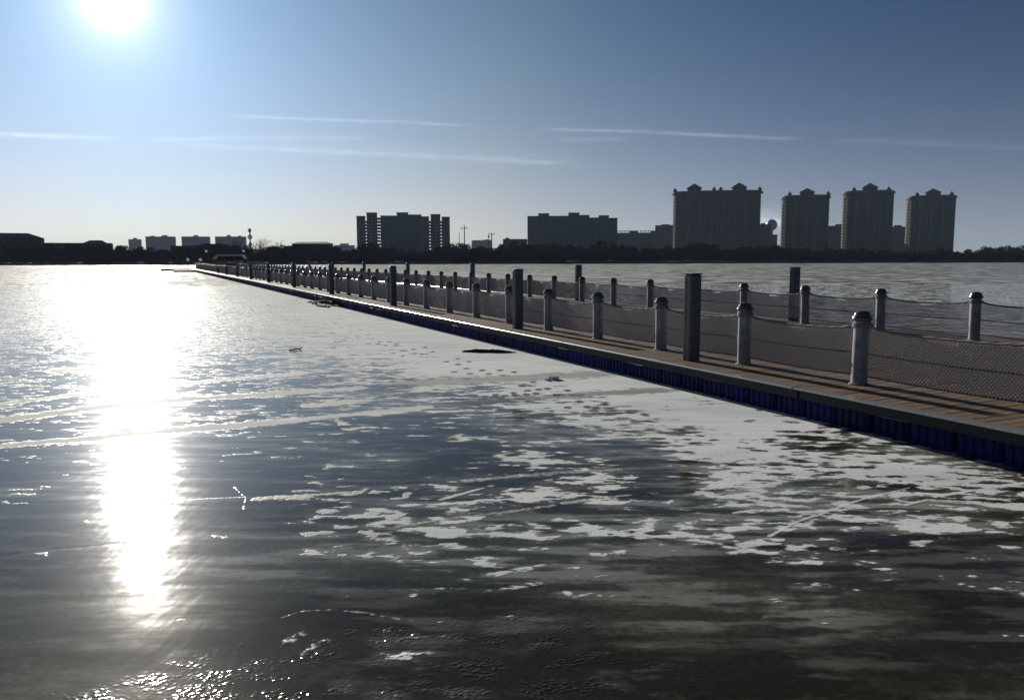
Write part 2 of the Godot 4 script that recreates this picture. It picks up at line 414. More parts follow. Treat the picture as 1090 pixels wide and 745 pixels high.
func ice_zone(x0: float, x1: float, f0: float, f1: float, w: int, h: int) -> StandardMaterial3D:
	var px := (x1 - x0) / w
	var fine := px < 0.018
	var patch := noise_field(3, 1.5 if px < 0.05 else 0.35, 7, 2.2, x0, f0, px, w, h)
	var chip := noise_field(7, 5.5 if px < 0.05 else 1.2, 5, 2.0, x0, f0, px, w, h)
	var streak := noise_field(11, 4.0 if px < 0.05 else 0.8, 4, 6.0, x0, f0, px, w, h)
	var tint := smooth_field(23, 0.35, x0, f0, px, w, h)
	var tint2 := smooth_field(29, 0.5, x0, f0, px, w, h, 2.0, 3)
	var wave := smooth_field(31, 0.9, x0, f0, px, w, h, 2.0, 3)
	var ridge := smooth_field(37, 3.2, x0, f0, px, w, h, 0.4, 2) if px < 0.05 else PackedFloat32Array()
	var speck := noise_field(41, 16.0 if px < 0.05 else 3.0, 3, 1.0, x0, f0, px, w, h)
	var cell := noise_field(43, 38.0, 2, 1.3, x0, f0, px, w, h) if px < 0.008 else PackedByteArray()
	var dens := density(x0, f0, x1 - x0, f1 - f0, w, h)
	var drawn: Array = lines_field(x0, f0, px, w, h) if px < 0.06 else []
	var dsn: PackedFloat32Array = drawn[0] if drawn else PackedFloat32Array()
	var dhg: PackedFloat32Array = drawn[1] if drawn else PackedFloat32Array()
	if drawn:
		for p in PRINTS:                                          # footprints trodden through the snow to the ice
			for t in [Vector2(0, 0), Vector2(0.19, 0.42)]:
				var q: Vector2 = p + t
				for j in range(maxi(0, int((q.y - 0.2 - f0) / px)), mini(h, int((q.y + 0.2 - f0) / px))):
					for i in range(maxi(0, int((q.x - 0.12 - x0) / px)), mini(w, int((q.x + 0.12 - x0) / px))):
						var e := Vector2((x0 + i * px - q.x) / 0.06, (f0 + j * px - q.y) / 0.11).length() + 0.9 * (patch[j * w + i] / 255.0 - 0.5) + 0.8 * (speck[j * w + i] / 255.0 - 0.5)
						if e < 1.3: dsn[j * w + i] = minf(dsn[j * w + i], -0.85 * smoothstep(1.3, 0.7, e))
	var col := PackedByteArray()
	col.resize(w * h * 3)
	var rgh := PackedByteArray()
	rgh.resize(w * h)
	var hgt := PackedFloat32Array()
	hgt.resize(w * h)
	var calm := 1.0 if px < 0.02 else (0.6 if px < 0.05 else 0.1)
	var soft := 0.034 if px < 0.05 else 0.13
	var thr := PackedFloat32Array()                               # share of snow -> threshold of the patch noise
	for i in 257:
		var q := clampf(i / 256.0, 0.004, 0.996)
		thr.append(0.5 - 0.105 * log(q / (1.0 - q)))
	for j in h:
		var f := f0 + (j + 0.5) * px
		for i in w:
			var at := j * w + i
			var st := streak[at] / 255.0
			var sp := speck[at] / 255.0
			var d := dens[at]
			var pn := 0.5 + 0.60 * (patch[at] / 255.0 - 0.5) + 0.70 * (chip[at] / 255.0 - 0.5) + 0.06 * (sp - 0.5) + 0.18 * (st - 0.5)
			var t := thr[clampi(int(d * 256.0), 0, 256)]
			var s := clampf((pn - t + soft) / (2.0 * soft), 0.0, 1.0)
			var hg := 0.0
			if drawn:
				var k := dsn[at]
				if k > 0.0: s = maxf(s, clampf(k + (sp - 0.5) * 1.6 * (1.0 - k), 0.0, 1.0))
				elif k < 0.0: s *= 1.0 + k
				hg = dhg[at] * 0.0016
			# thin hoar frost between the snow patches
			var fr := clampf((st - 0.46) * 4.0 + (pn - t) * 4.0 + 1.0, 0.0, 1.0) * minf(0.85, 0.5 + 0.8 * d) * (1.0 - s)
			var x := x0 + (i + 0.5) * px
			var a := clampf(0.62 + (tint[at] - 0.5) * 5.0 + (chip[at] / 255.0 - 0.5) * 1.8, 0.0, 1.0)   # sheets of clear dark ice among milky greenish ice
			var b := clampf((tint2[at] - 0.40) * 4.5, 0.0, 1.0)
			var speckle := clampf((st - 0.5) * 4.5 + (chip[at] / 255.0 - 0.5) * 1.5 + (sp - 0.5) * 1.2 + 0.4, 0.0, 1.0) * (1.0 - 0.8 * a) * (1.0 - s)
			fr = maxf(fr, 0.16 * speckle)
			fr *= 1.0 - 0.45 * a
			var mottle := 0.82 + 0.36 * sp
			var r := lerpf(lerpf(80.0 + 50.0 * (st - 0.5), 41.0, a), 58.0, b * 0.5) * mottle
			var g := lerpf(lerpf(83.0 + 50.0 * (st - 0.5), 37.0, a), 54.0, b * 0.5) * mottle
			var bl := lerpf(lerpf(66.0 + 46.0 * (st - 0.5), 26.0, a), 50.0, b * 0.5) * mottle
			r = lerpf(lerpf(r, 166.0, fr), 233.0 + 16.0 * (sp - 0.5) + 46.0 * (st - 0.5) + 40.0 * (tint2[at] - 0.5), s)
			g = lerpf(lerpf(g, 169.0, fr), 239.0 + 16.0 * (sp - 0.5) + 46.0 * (st - 0.5) + 40.0 * (tint2[at] - 0.5), s)
			bl = lerpf(lerpf(bl, 166.0, fr), 239.0 + 16.0 * (sp - 0.5) + 46.0 * (st - 0.5) + 40.0 * (tint2[at] - 0.5), s)
			col[at * 3] = int(minf(r, 244.0))
			col[at * 3 + 1] = int(minf(g, 244.0))
			col[at * 3 + 2] = int(minf(bl, 244.0))
			var ro := 0.092 + 0.06 * (st - 0.5)
			ro = lerpf(ro + 0.03 * fr, 1.0, s if fine else clampf((s - 0.12) * 8.0, 0.0, 1.0))
			hg += ((wave[at] - 0.5) * 0.0030 + (st - 0.5) * 0.0002) * calm + s * (0.0024 + 0.0012 * sp)
			if ridge: hg += (ridge[at] - 0.5) * 0.0008
			if fine:
				hg += (sp - 0.5) * 0.00015
			if cell:
				var edge := 3.98 - 0.16 * maxf(0.0, x + 0.4) - 0.55 * maxf(0.0, -x - 1.75) + (wave[at] - 0.5) * 1.4
				var k := clampf((edge - f) / 1.1 + 0.45 + (tint2[at] - 0.5) * 2.5 + (chip[at] / 255.0 - 0.5) * 1.2, 0.0, 1.0) * clampf(0.9 - 0.8 * x, 0.0, 1.0)
				if k > 0.0:
					hg += k * pow(clampf((cell[at] / 255.0 - 0.42) * 2.2, 0.0, 1.0), 1.5) * 0.0065 * clampf(tint2[at] * 6.0 - 2.2, 0.1, 1.0) * clampf((chip[at] / 255.0 - 0.42) * 5.0, 0.08, 1.2)
					ro = lerpf(ro, 0.14, k)
			rgh[at] = int(clampf(ro, 0.05, 1.0) * 255.0)
			hgt[at] = 0.5 + hg / 0.05
	var m := StandardMaterial3D.new()
	m.resource_name = "ice"
	m.albedo_texture = ImageTexture.create_from_image(Image.create_from_data(w, h, false, Image.FORMAT_RGB8, col))
	m.roughness = 1.0
	m.roughness_texture = ImageTexture.create_from_image(Image.create_from_data(w, h, false, Image.FORMAT_L8, rgh))
	m.roughness_texture_channel = BaseMaterial3D.TEXTURE_CHANNEL_RED
	m.heightmap_enabled = true
	m.heightmap_scale = 5.0
	m.heightmap_texture = ImageTexture.create_from_image(Image.create_from_data(w, h, false, Image.FORMAT_RF, hgt.to_byte_array()))
	m.metallic_specular = 0.20
	m.clearcoat_enabled = true                                 # fine rime on the ice: a faint broad sheen
	m.clearcoat = 0.032
	m.clearcoat_roughness = 0.40
	m.texture_repeat = false
	return m

func build_ice() -> void:
	var am := ArrayMesh.new()
	var zones := [
		[-5.0, 5.0, 2.5, 7.5, 1536, 768],
		[-14.0, 14.0, 7.5, 21.5, 1664, 832],
		[-38.0, 38.0, 21.5, 59.5, 1536, 768],
		[-160.0, 160.0, 59.5, 219.5, 1024, 512],
		[-900.0, 900.0, -600.0, 300.0, 1024, 512],
	]
	var rects := [[], [], [], [], []]
	for i in 4:
		rects[i].append([zones[i][0], zones[i][1], zones[i][2], zones[i][3]])
		rects[4].append([-900.0, zones[i][0], zones[i][2], zones[i][3]])
		rects[4].append([zones[i][1], 900.0, zones[i][2], zones[i][3]])
	rects[4].append([-900.0, 900.0, -600.0, 2.5])
	rects[4].append([-900.0, 900.0, 219.5, 300.0])
	for i in 5:
		var z: Array = zones[i]
		var v := PackedVector3Array()
		var n := PackedVector3Array()
		var uv := PackedVector2Array()
		for r in rects[i]:
			var c := [Vector2(r[0], r[2]), Vector2(r[1], r[2]), Vector2(r[1], r[3]), Vector2(r[0], r[3])]
			for k in [0, 2, 1, 0, 3, 2]:
				v.append(Vector3(c[k].x, 0, -c[k].y))
				n.append(Vector3.UP)
				uv.append(Vector2((c[k].x - z[0]) / (z[1] - z[0]), (c[k].y - z[2]) / (z[3] - z[2])))
		var ar := []
		ar.resize(Mesh.ARRAY_MAX)
		ar[Mesh.ARRAY_VERTEX] = v
		ar[Mesh.ARRAY_NORMAL] = n
		ar[Mesh.ARRAY_TEX_UV] = uv
		am.add_surface_from_arrays(Mesh.PRIMITIVE_TRIANGLES, ar)
		am.surface_set_material(i, ice_zone(z[0], z[1], z[2], z[3], z[4], z[5]))
	structure("frozen_lake", am)

# ---------------------------------------------------------------- far shore
func build_shore() -> void:
	var mb := MB.new()
	var prof := [Vector2(294, -0.3), Vector2(297, 0.55), Vector2(302, 0.9), Vector2(312, 1.3), Vector2(360, 1.5), Vector2(900, 1.6), Vector2(4000, 1.6)]
	var fn := FastNoiseLite.new()
	fn.frequency = 0.03
	var xs := []
	for i in 181: xs.append(-900.0 + i * 10.0)
	xs.push_front(-5000.0); xs.append(5000.0)
	for i in xs.size() - 1:
		for k in prof.size() - 1:
			var q := []
			for e in [[i, k], [i + 1, k], [i + 1, k + 1], [i, k + 1]]:
				var p: Vector2 = prof[e[1]]
				var wob := fn.get_noise_1d(xs[e[0]]) * (1.6 if e[1] < 5 else 0.0)
				q.append(Vector3(xs[e[0]], p.y + (0.15 * fn.get_noise_2d(xs[e[0]] * 4.0, e[1] * 30.0) if e[1] > 0 else 0.0), -(p.x + wob)))
			mb.quad(q[0], q[1], q[2], q[3])
	structure("far_shore", mb.mesh(grain(mat(lin(0.075, 0.062, 0.045), 0.95), 0.02, 0.6, 1.0, Vector3.ONE * 0.15, 4, 5)))

func twig_clump(sd: int, height: float, width: float, count: int) -> MB:
	rng.seed = sd
	var mb := MB.new()
	mb.tube([Vector3.ZERO, Vector3(0.1, height * 0.45, 0), Vector3(0, height * 0.8, 0.1)], [0.14, 0.09, 0.03], 4)
	for i in count:
		var y := height * (0.08 + 0.92 * pow(rng.randf(), 0.8))
		var t := y / height
		var r := width * 0.5 * sqrt(maxf(0.0, sin(PI * clampf(t * 0.85 + 0.12, 0, 1)))) * sqrt(rng.randf())
		var a := rng.randf() * TAU
		var p := Vector3(cos(a) * r, y, sin(a) * r)
		var d := Vector3(cos(a) * 0.5 + rng.randf_range(-0.5, 0.5), 0.9 + rng.randf_range(-0.6, 0.3), sin(a) * 0.5 + rng.randf_range(-0.5, 0.5)).normalized()
		var s := d.cross(Vector3(rng.randf() - 0.5, rng.randf() - 0.5, rng.randf() - 0.5)).normalized()
		var l := rng.randf_range(0.35, 0.95)
		var k := rng.randf_range(0.05, 0.16)
		mb.tri(p - s * k, p + s * k, p + d * l)
		mb.tri(p + s * k, p - s * k, p + d * l * 0.6 + s.cross(d) * 0.25)
	return mb

func build_woodland() -> void:
	var tones := [lin(0.038, 0.032, 0.026), lin(0.032, 0.034, 0.026), lin(0.046, 0.034, 0.027)]
	for k in 3:
		var mb := twig_clump(70 + k, 1.0, 0.8, 0)
		mb = twig_clump(70 + k, 6.0, 4.2, 420)
		var mm := MultiMesh.new()
		mm.transform_format = MultiMesh.TRANSFORM_3D
		mm.mesh = mb.mesh(mat(tones[k], 0.95, 0.0, 0.2))
		var places := []
		rng.seed = 900 + k
		for i in 620:
			var x := rng.randf_range(-330, 330)
			var deep := rng.randf()
			var f := 303.0 + deep * 40.0
			var tall := 6.2 if x < 70.0 else lerpf(6.2, 4.4, clampf((x - 70.0) / 60.0, 0, 1))
			tall += 1.1 * sin(x * 0.06 + k) + 0.6 * sin(x * 0.19)
			var s := (0.62 + 0.38 * deep) * tall / 6.0 * rng.randf_range(0.72, 1.08)
			places.append(Transform3D(Basis(Vector3.UP, rng.randf() * TAU).scaled(Vector3(s * rng.randf_range(0.9, 1.4), s, s)), Vector3(x, 1.0, -f)))
		for i in 420:                                             # low scrub along the water's edge
			var x := rng.randf_range(-330, 330)
			var s := rng.randf_range(0.22, 0.42)
			places.append(Transform3D(Basis(Vector3.UP, rng.randf() * TAU).scaled(Vector3(s * 2.2, s, s)), Vector3(x, 0.75, -(299.5 + rng.randf() * 4.0))))
		mm.instance_count = places.size()
		for i in places.size(): mm.set_instance_transform(i, places[i])
		var o := MultiMeshInstance3D.new()
		o.name = numbered("distant_woodland")
		o.multimesh = mm
		add_child(o, true)
		o.set_meta("kind", "stuff")
		o.set_meta("label", ["dark leafless wood lining the far shore of the lake", "dull olive scrub within the far shoreline wood", "brownish bare bushes within the far shoreline wood"][k])
		o.set_meta("category", "woodland")

func limb(mb: MB, p: Vector3, d: Vector3, l: float, r: float, level: int) -> void:
	var q := p + d * l * 0.5 + Vector3(rng.randf_range(-0.06, 0.06), 0, rng.randf_range(-0.06, 0.06)) * l
	var e := p + d * l
	mb.tube([p, q, e], [r, r * 0.8, r * 0.55], 4 if level > 1 else 6)
	if level >= 4: return
	var n := 3 if level < 3 else 4
	for i in n:
		var t := rng.randf_range(0.45, 1.0)
		var a := TAU * (i + rng.randf()) / n
		var side := d.cross(Vector3(cos(a), 0.1, sin(a))).normalized()
		var nd := (d * rng.randf_range(0.6, 0.9) + side * rng.randf_range(0.4, 0.75) + Vector3.UP * 0.15).normalized()
		limb(mb, p + d * l * t, nd, l * rng.randf_range(0.5, 0.72), r * 0.5, level + 1)

func build_trees() -> void:
	var bark := mat(lin(0.06, 0.048, 0.038), 0.95, 0.0, 0.2)
	var spots := [[-100.8, 326.0, 9.5, 5, "spreading bare tree standing above the shore woodland, right of the thin columnar tree"], [-103.6, 329.0, 8.6, 6, "slim bare tree just right of the columnar ivy covered tree"], [-95.0, 328.0, 8.2, 17, "smaller bare tree at the edge of the flat roofed dark house"], [-112.5, 330.0, 9.0, 19, "bare tree just left of the thin columnar tree"]]
	for s in spots:
		rng.seed = s[3]
		var t := thing("bare_tree", s[4], "tree", Vector3(s[0], 1.2, -s[1]), 0.0, "leafless trees rising above the far woodland")
		var mb := MB.new()
		mb.tube([Vector3.ZERO, Vector3(0.1, s[2] * 0.3, 0), Vector3(0, s[2] * 0.5, 0.05)], [0.24, 0.18, 0.12], 7)
		part("trunk", mb.mesh(bark), t)
		var cr := MB.new()
		for i in 6:
			var a := TAU * i / 6.0 + rng.randf()
			limb(cr, Vector3(0.03, s[2] * (0.3 + 0.035 * i), 0.02), Vector3(cos(a) * 0.5, 0.85, sin(a) * 0.5).normalized(), s[2] * 0.33, 0.10, 1)
		part("crown", cr.mesh(bark), t)
	var t := thing("columnar_tree", "tall thin dark columnar tree rising above the shore woodland near the pavilion", "tree", Vector3(-106.6, 1.2, -328))
	var mb := MB.new()
	mb.tube([Vector3.ZERO, Vector3(0.1, 7, 0), Vector3(-0.1, 12.8, 0)], [0.22, 0.16, 0.06], 7)
	part("trunk", mb.mesh(bark), t)
	rng.seed = 44
	var cr := MB.new()
	for i in 900:
		var y := rng.randf_range(4.5, 13.2)
		var r := (0.55 + 0.45 * sin(y * 2.1)) * (1.0 if y > 9 else 0.7) * (0.5 if y > 12.4 else 1.0)
		var a := rng.randf() * TAU
		var p := Vector3(cos(a), 0, sin(a)) * r * sqrt(rng.randf()) + Vector3(0, y, 0)
		var u := Vector3(rng.randf() - 0.5, rng.randf() - 0.5, rng.randf() - 0.5).normalized()
		var w := u.cross(Vector3(rng.randf() - 0.5, 0.3, rng.randf() - 0.5)).normalized()
		mb = cr
		mb.tri(p - u * 0.13, p + u * 0.13, p + w * 0.3)
		mb.tri(p + u * 0.13, p - u * 0.13, p - w * 0.2)
	part("crown", cr.mesh(mat(lin(0.035, 0.042, 0.026), 0.9, 0, 0.2)), t)

# ---------------------------------------------------------------- buildings
func windows_part(mb: MB, x0: float, x1: float, y0: float, y1: float, z: float, step: float, floor_h: float, ww: float, wh: float) -> void:
	var nx := int((x1 - x0) / step)
	if nx < 1: return
	var pad := (x1 - x0 - nx * step) * 0.5
	var y := y0
	while y + wh < y1 - 0.6:
		for i in nx:
			mb.box(Vector3(x0 + pad + (i + 0.5) * step, y + wh * 0.5, z), Vector3(ww, wh, 0.16))
		y += floor_h

func slab_block(at: Vector3, turn: float, label: String, segs: Array, gaps: Array, m: Material, roofm: Material, glass: Material, deep: float) -> void:
	# segs: [x0, x1, height]; gaps: [x0, x1, height] open loggia bays where the sky shows between the spandrels
	var t := thing("apartment_block", label, "building", at, turn, "apartment buildings on the far shore")
	var win := MB.new()
	for s in segs:
		var mb := MB.new()
		mb.box(Vector3((s[0] + s[1]) * 0.5, s[2] * 0.5, 0), Vector3(s[1] - s[0], s[2], deep))
		part("wall", mb.mesh(m), t)
		var rb := MB.new()
		rb.box(Vector3((s[0] + s[1]) * 0.5, s[2] + 0.3, 0), Vector3(s[1] - s[0] + 0.5, 0.6, deep + 0.5))
		part("parapet", rb.mesh(roofm), t)
		if s[1] - s[0] > 4.0:
			windows_part(win, s[0] + 0.6, s[1] - 0.6, 2.0, s[2], deep * 0.5, 3.2, 2.75, 1.7, 1.5)
	for g in gaps:
		var y := 0.0
		while y < g[2] - 2.0:
			var mb := MB.new()
			mb.box(Vector3((g[0] + g[1]) * 0.5, y + 0.85, 0), Vector3(g[1] - g[0] - 0.01, 1.7, deep * 0.8))
			part("loggia_floor", mb.mesh(m), t)
			y += 2.75
	if win.v.size():
		var o := part("windows", win.mesh(glass), t)
		o.set_meta("kind", "stuff")

func bowed_plan(w: float, d: float, n := 14) -> Array:      # a tower plan: bowed front and rounded flanks
	var p := []
	for i in n:
		var a := TAU * i / n + PI / n
		var c := cos(a)
		var s := sin(a)
		p.append(Vector2(signf(c) * pow(absf(c), 0.62) * w * 0.5, signf(s) * pow(absf(s), 0.7) * d * 0.5))
	return p

func tower(at: Vector3, turn: float, w: float, h: float, peaks: Array, peak_h: float, turrets: Array, label: String, wall: Material, band: Material, roofm: Material, glass: Material) -> void:
	var t := thing("residential_tower", label, "building", at, turn, "peaked residential towers on the far shore")
	var deep := 26.0
	var plan := bowed_plan(w, deep, 22)
	var mb := MB.new()
	mb.extrude(plan, 0, h)
	part("wall", mb.mesh(wall), t)
	# bays of rounded balconies, one slab per storey
	var sl := MB.new()
	var ring := []
	for i in 9:
		var a := PI * i / 8.0
		ring.append(Vector2(cos(a) * 3.4, sin(a) * 2.0))
	sl.extrude(ring, 0, 1.15)
	var slab := sl.mesh(band)
	var bays := []
	var k := int(round(w / 11.0))
	for i in k:
		bays.append((i + 0.5) / k * (w * 0.92) - w * 0.46)
	for bx in bays:
		var u := clampf(absf(bx) / (w * 0.5), 0, 0.999)
		var z := pow(1.0 - pow(u, 1.0 / 0.62 * 2.0), 0.35) * deep * 0.5 - 0.9
		var y := 3.0
		while y < h - 4.0:
			part("balcony", slab, t, Vector3(bx, y, z), atan2(bx, w * 1.4))
			y += 2.75
	# flank bands
	var fb := MB.new()
	var plan2 := []
	for p in plan: plan2.append(p * Vector2(1.012, 1.02))
	fb.extrude(plan2, 0, 0.7)
	var fbm := fb.mesh(band)
	var yy := 4.2
	while yy < h - 3.0:
		part("storey_band", fbm, t, Vector3(0, yy, 0))
		yy += 2.75
	var win := MB.new()
	for i in k + 1:
		var bx := (float(i) / k) * (w * 0.9) - w * 0.45
		var u := clampf(absf(bx) / (w * 0.5), 0, 0.999)
		var z := pow(1.0 - pow(u, 1.0 / 0.62 * 2.0), 0.35) * deep * 0.5
		windows_part(win, bx - 1.6, bx + 1.6, 2.6, h - 3.0, z + 0.05, 1.6, 2.75, 1.1, 1.3)
	part("windows", win.mesh(glass), t).set_meta("kind", "stuff")
	var gs := MB.new()                                        # full-height glazed stair strips between the balcony bays
	gs.box(Vector3(0, (h - 6.0) * 0.5, 0), Vector3(2.6, h - 6.0, 0.7))
	var gsm := gs.mesh(glass)
	for i in range(1, k):
		var bx := (float(i) / k) * (w * 0.92) - w * 0.46
		var u := clampf(absf(bx) / (w * 0.5), 0, 0.999)
		part("glazing_strip", gsm, t, Vector3(bx, 3.0, pow(1.0 - pow(u, 1.0 / 0.62 * 2.0), 0.35) * deep * 0.5 + 0.25))
	var co := MB.new()
	var p3 := []
	for p in plan: p3.append(p * 1.05)
	co.extrude(p3, 0, 1.6)
	part("cornice", co.mesh(roofm), t, Vector3(0, h, 0))
	var co2 := MB.new()
	var p4 := []
	for p in plan: p4.append(p * 0.97)
	co2.extrude(p4, 0, 0.9)
	part("parapet", co2.mesh(roofm), t, Vector3(0, h + 1.6, 0))
	for px in peaks:
		var g := MB.new()
		g.box(Vector3(0, 1.9, 0), Vector3(11.5, 3.8, 11))
		var gh := part("roof_house", g.mesh(wall), t, Vector3(px, h + 1.6, 3.0))
		var r := MB.new()
		var e := 3.8
		var q := [Vector3(-6.6, e - 0.3, 6.2), Vector3(6.6, e - 0.3, 6.2), Vector3(6.6, e - 0.3, -6.2), Vector3(-6.6, e - 0.3, -6.2)]
		var top := Vector3(0, peak_h - h - 0.9, 0)
		for i in 4: r.tri(q[i], q[(i + 1) % 4], top)
		r.quad(q[3], q[2], q[1], q[0])
		part("pyramid_roof", r.mesh(roofm), gh)
	for tx in turrets:
		var g := MB.new()
		g.lathe(Vector3.ZERO, [Vector2(1.7, 0), Vector2(1.7, 1.8), Vector2(2.1, 1.9), Vector2(0.0, 4.6)], 8)
		part("turret", g.mesh(roofm), t, Vector3(tx, h + 1.6, 8.0 if absf(tx) < w * 0.35 else 2.0))

func simple_block(called: String, at: Vector3, turn: float, w: float, h: float, deep: float, label: String, m: Material, roofm: Material, glass: Material, roof_bits: Array, group := "") -> Node3D:
	var t := thing(called, label, "building", at, turn, group)
	var mb := MB.new()
	mb.box(Vector3(0, h * 0.5, 0), Vector3(w, h, deep))
	part("wall", mb.mesh(m), t)
	for b in roof_bits:                                          # [x, width, height]
		var rb := MB.new()
		rb.box(Vector3(0, b[2] * 0.5, 0), Vector3(b[1], b[2], deep * 0.5))
		part("roof_house", rb.mesh(roofm), t, Vector3(b[0], h, 0))
	var win := MB.new()
	windows_part(win, -w * 0.5 + 0.5, w * 0.5 - 0.5, 1.8, h, deep * 0.5, 3.0, 2.8, 1.6, 1.5)
	if win.v.size():
		part("windows", win.mesh(glass), t).set_meta("kind", "stuff")
	return t

func build_city() -> void:
	var concrete := grain(mat(lin(0.13, 0.13, 0.135), 0.9), 0.03, 0.75, 1.0, Vector3.ONE * 0.05, 4, 8)
	var ochre := grain(mat(lin(0.085, 0.066, 0.042), 0.9), 0.03, 0.75, 1.0, Vector3.ONE * 0.05, 4, 9)
	var cream := mat(lin(0.115, 0.10, 0.08), 0.85)
	var slate := mat(lin(0.07, 0.07, 0.08), 0.7)
	var glass := mat(lin(0.03, 0.035, 0.045), 0.25, 0.0, 0.5)
	var redbrick := grain(mat(lin(0.20, 0.11, 0.085), 0.9), 0.03, 0.75, 1.0, Vector3.ONE * 0.05, 4, 10)
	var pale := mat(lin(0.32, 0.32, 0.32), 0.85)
	var dark := grain(mat(lin(0.10, 0.095, 0.09), 0.9), 0.03, 0.7, 1.0, Vector3.ONE * 0.05, 4, 12)
	# the four peaked towers
	tower(Vector3(180.6, 0, -713), -0.20, 74.5, 57.6, [-19.4, 18.6], 66.5, [-36.0, -2.8, 2.8, 36.0], "widest tower block, with two roof peaks, left of the three single peaked towers", ochre, cream, slate, glass)
	tower(Vector3(258.8, 0, -713), -0.30, 39.5, 53.6, [1.0], 61.8, [-13.5, 18.5], "single peaked tower between the wide twin peaked block and the taller middle tower", ochre, cream, slate, glass)
	tower(Vector3(314.0, 0, -713), -0.36, 41.0, 57.4, [1.0], 66.2, [-12.0, 16.0], "tallest single peaked tower, second from the right end of the skyline", ochre, cream, slate, glass)
	tower(Vector3(380.0, 0, -733), -0.42, 39.5, 54.6, [1.0], 63.0, [-12.0, 16.0], "rightmost single peaked tower beside open sky", ochre, cream, slate, glass)
	# the two long slab blocks (scale 0.818 m a unit of the survey)
	var k := 0.8178
	var segs := []
	var gaps := []
	for s in [[-49, -40.5, 38.2], [-38.5, -28, 41.2], [-24, -7, 38.6], [-7, 5, 41.4], [5, 19, 39.6], [19, 27, 38.0], [29, 39, 40.0], [41, 49, 37.8]]: segs.append([s[0] * k, s[1] * k, s[2]])
	for s in [[-40.5, -38.5, 37.6], [-28, -24, 38.2], [27, 29, 37.6], [39, 41, 37.6]]: gaps.append([s[0] * k, s[1] * k, s[2]])
	slab_block(Vector3(-94.6, 0, -706), 0.13, "long grey slab block with columns of open loggias showing sky, left of the power poles", segs, gaps, concrete, slate, glass, 12.0)
	segs = []; gaps = []
	k = 0.7948
	for s in [[-47.5, -36, 37.0], [-36, -25, 39.2], [-25, -4, 37.0], [-4, 7.5, 39.6], [7.5, 18, 37.6], [18, 28, 35.4], [28, 38.5, 37.2], [38.5, 47.5, 35.0]]: segs.append([s[0] * k, s[1] * k, s[2]])
	slab_block(Vector3(51.5, 0, -686), -0.07, "long solid grey slab block with stepped roof, just right of centre", segs, gaps, concrete, slate, glass, 13.0)
	# lower row with an arched roof rail
	var row := simple_block("apartment_row", Vector3(134.0, 0, -856), -0.15, 46.0, 28.6, 12.0, "lower grey apartment row with roof railing, behind and right of the solid slab block", concrete, slate, glass, [[-4.5, 9.0, 2.4], [17.0, 6.0, 2.2]], "apartment buildings on the far shore")
	for i in 17:
		var mb := MB.new()
		mb.box(Vector3(0, 0.9, 0), Vector3(0.8, 1.8, 0.6))
		part("railing_post", mb.mesh(slate), row, Vector3(-21.6 + i * 2.7, 28.6, 5.0))
	for sx in [-15.0, 8.5]:
		var mb := MB.new()
		mb.box(Vector3(0, 0.3, 0), Vector3(14.0, 0.5, 0.7))
		part("railing_beam", mb.mesh(slate), row, Vector3(sx, 30.3, 5.0))
	simple_block("apartment_block", Vector3(154.0, 0, -806), -0.3, 19.0, 34.4, 14.0, "narrow dark block against the left flank of the twin peaked tower", redbrick, slate, glass, [[0.0, 8.0, 1.0]], "apartment buildings on the far shore")
	simple_block("apartment_block", Vector3(252.5, 0, -806), -0.3, 12.5, 34.8, 12.0, "ochre block in the gap right of the twin peaked tower", ochre, slate, glass, [[-1.0, 5.0, 1.4]], "apartment buildings on the far shore")
	simple_block("apartment_block", Vector3(264.0, 0, -826), -0.3, 16.0, 25.5, 12.0, "low grey block below the round tank between the towers", concrete, slate, glass, [], "apartment buildings on the far shore")
	simple_block("apartment_block", Vector3(325.0, 0, -806), -0.35, 19.0, 33.4, 12.0, "red brown block seen between the second and third towers", redbrick, slate, glass, [[2.0, 7.0, 1.6]], "apartment buildings on the far shore")
	simple_block("apartment_block", Vector3(388.0, 0, -806), -0.4, 19.0, 32.4, 12.0, "red brown block seen between the third and rightmost towers", redbrick, slate, glass, [[-2.0, 7.0, 1.6]], "apartment buildings on the far shore")
	simple_block("apartment_block", Vector3(2.6, 0, -620), 0.0, 18.6, 16.8, 10.0, "low brown block against the left end of the solid slab block", redbrick, slate, glass, [[-6.0, 3.0, 1.0]], "apartment buildings on the far shore")
	# pale far blocks
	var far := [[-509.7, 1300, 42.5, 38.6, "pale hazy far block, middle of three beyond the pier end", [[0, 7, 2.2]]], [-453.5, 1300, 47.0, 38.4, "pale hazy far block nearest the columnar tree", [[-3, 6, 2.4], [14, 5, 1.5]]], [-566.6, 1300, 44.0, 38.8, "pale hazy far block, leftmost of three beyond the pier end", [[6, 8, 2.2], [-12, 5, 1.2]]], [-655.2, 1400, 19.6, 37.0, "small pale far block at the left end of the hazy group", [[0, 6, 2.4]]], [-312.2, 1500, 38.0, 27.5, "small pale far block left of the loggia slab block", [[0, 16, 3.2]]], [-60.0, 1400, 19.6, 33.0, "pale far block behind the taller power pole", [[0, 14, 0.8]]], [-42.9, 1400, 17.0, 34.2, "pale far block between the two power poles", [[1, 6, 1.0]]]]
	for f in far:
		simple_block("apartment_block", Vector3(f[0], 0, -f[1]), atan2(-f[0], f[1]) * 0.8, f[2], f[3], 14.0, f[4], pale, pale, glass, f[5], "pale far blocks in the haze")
	# dark houses behind the left shore
	var h1 := simple_block("lakeside_house", Vector3(-228.0, 1.2, -362), 0.45, 30.0, 10.6, 12.0, "dark tall house with hipped roof at the left edge of the far shore", dark, slate, glass, [], "dark houses behind the left shore")
	hip(h1, slate, 30.0, 12.0, 10.6, 2.2, 0.62)
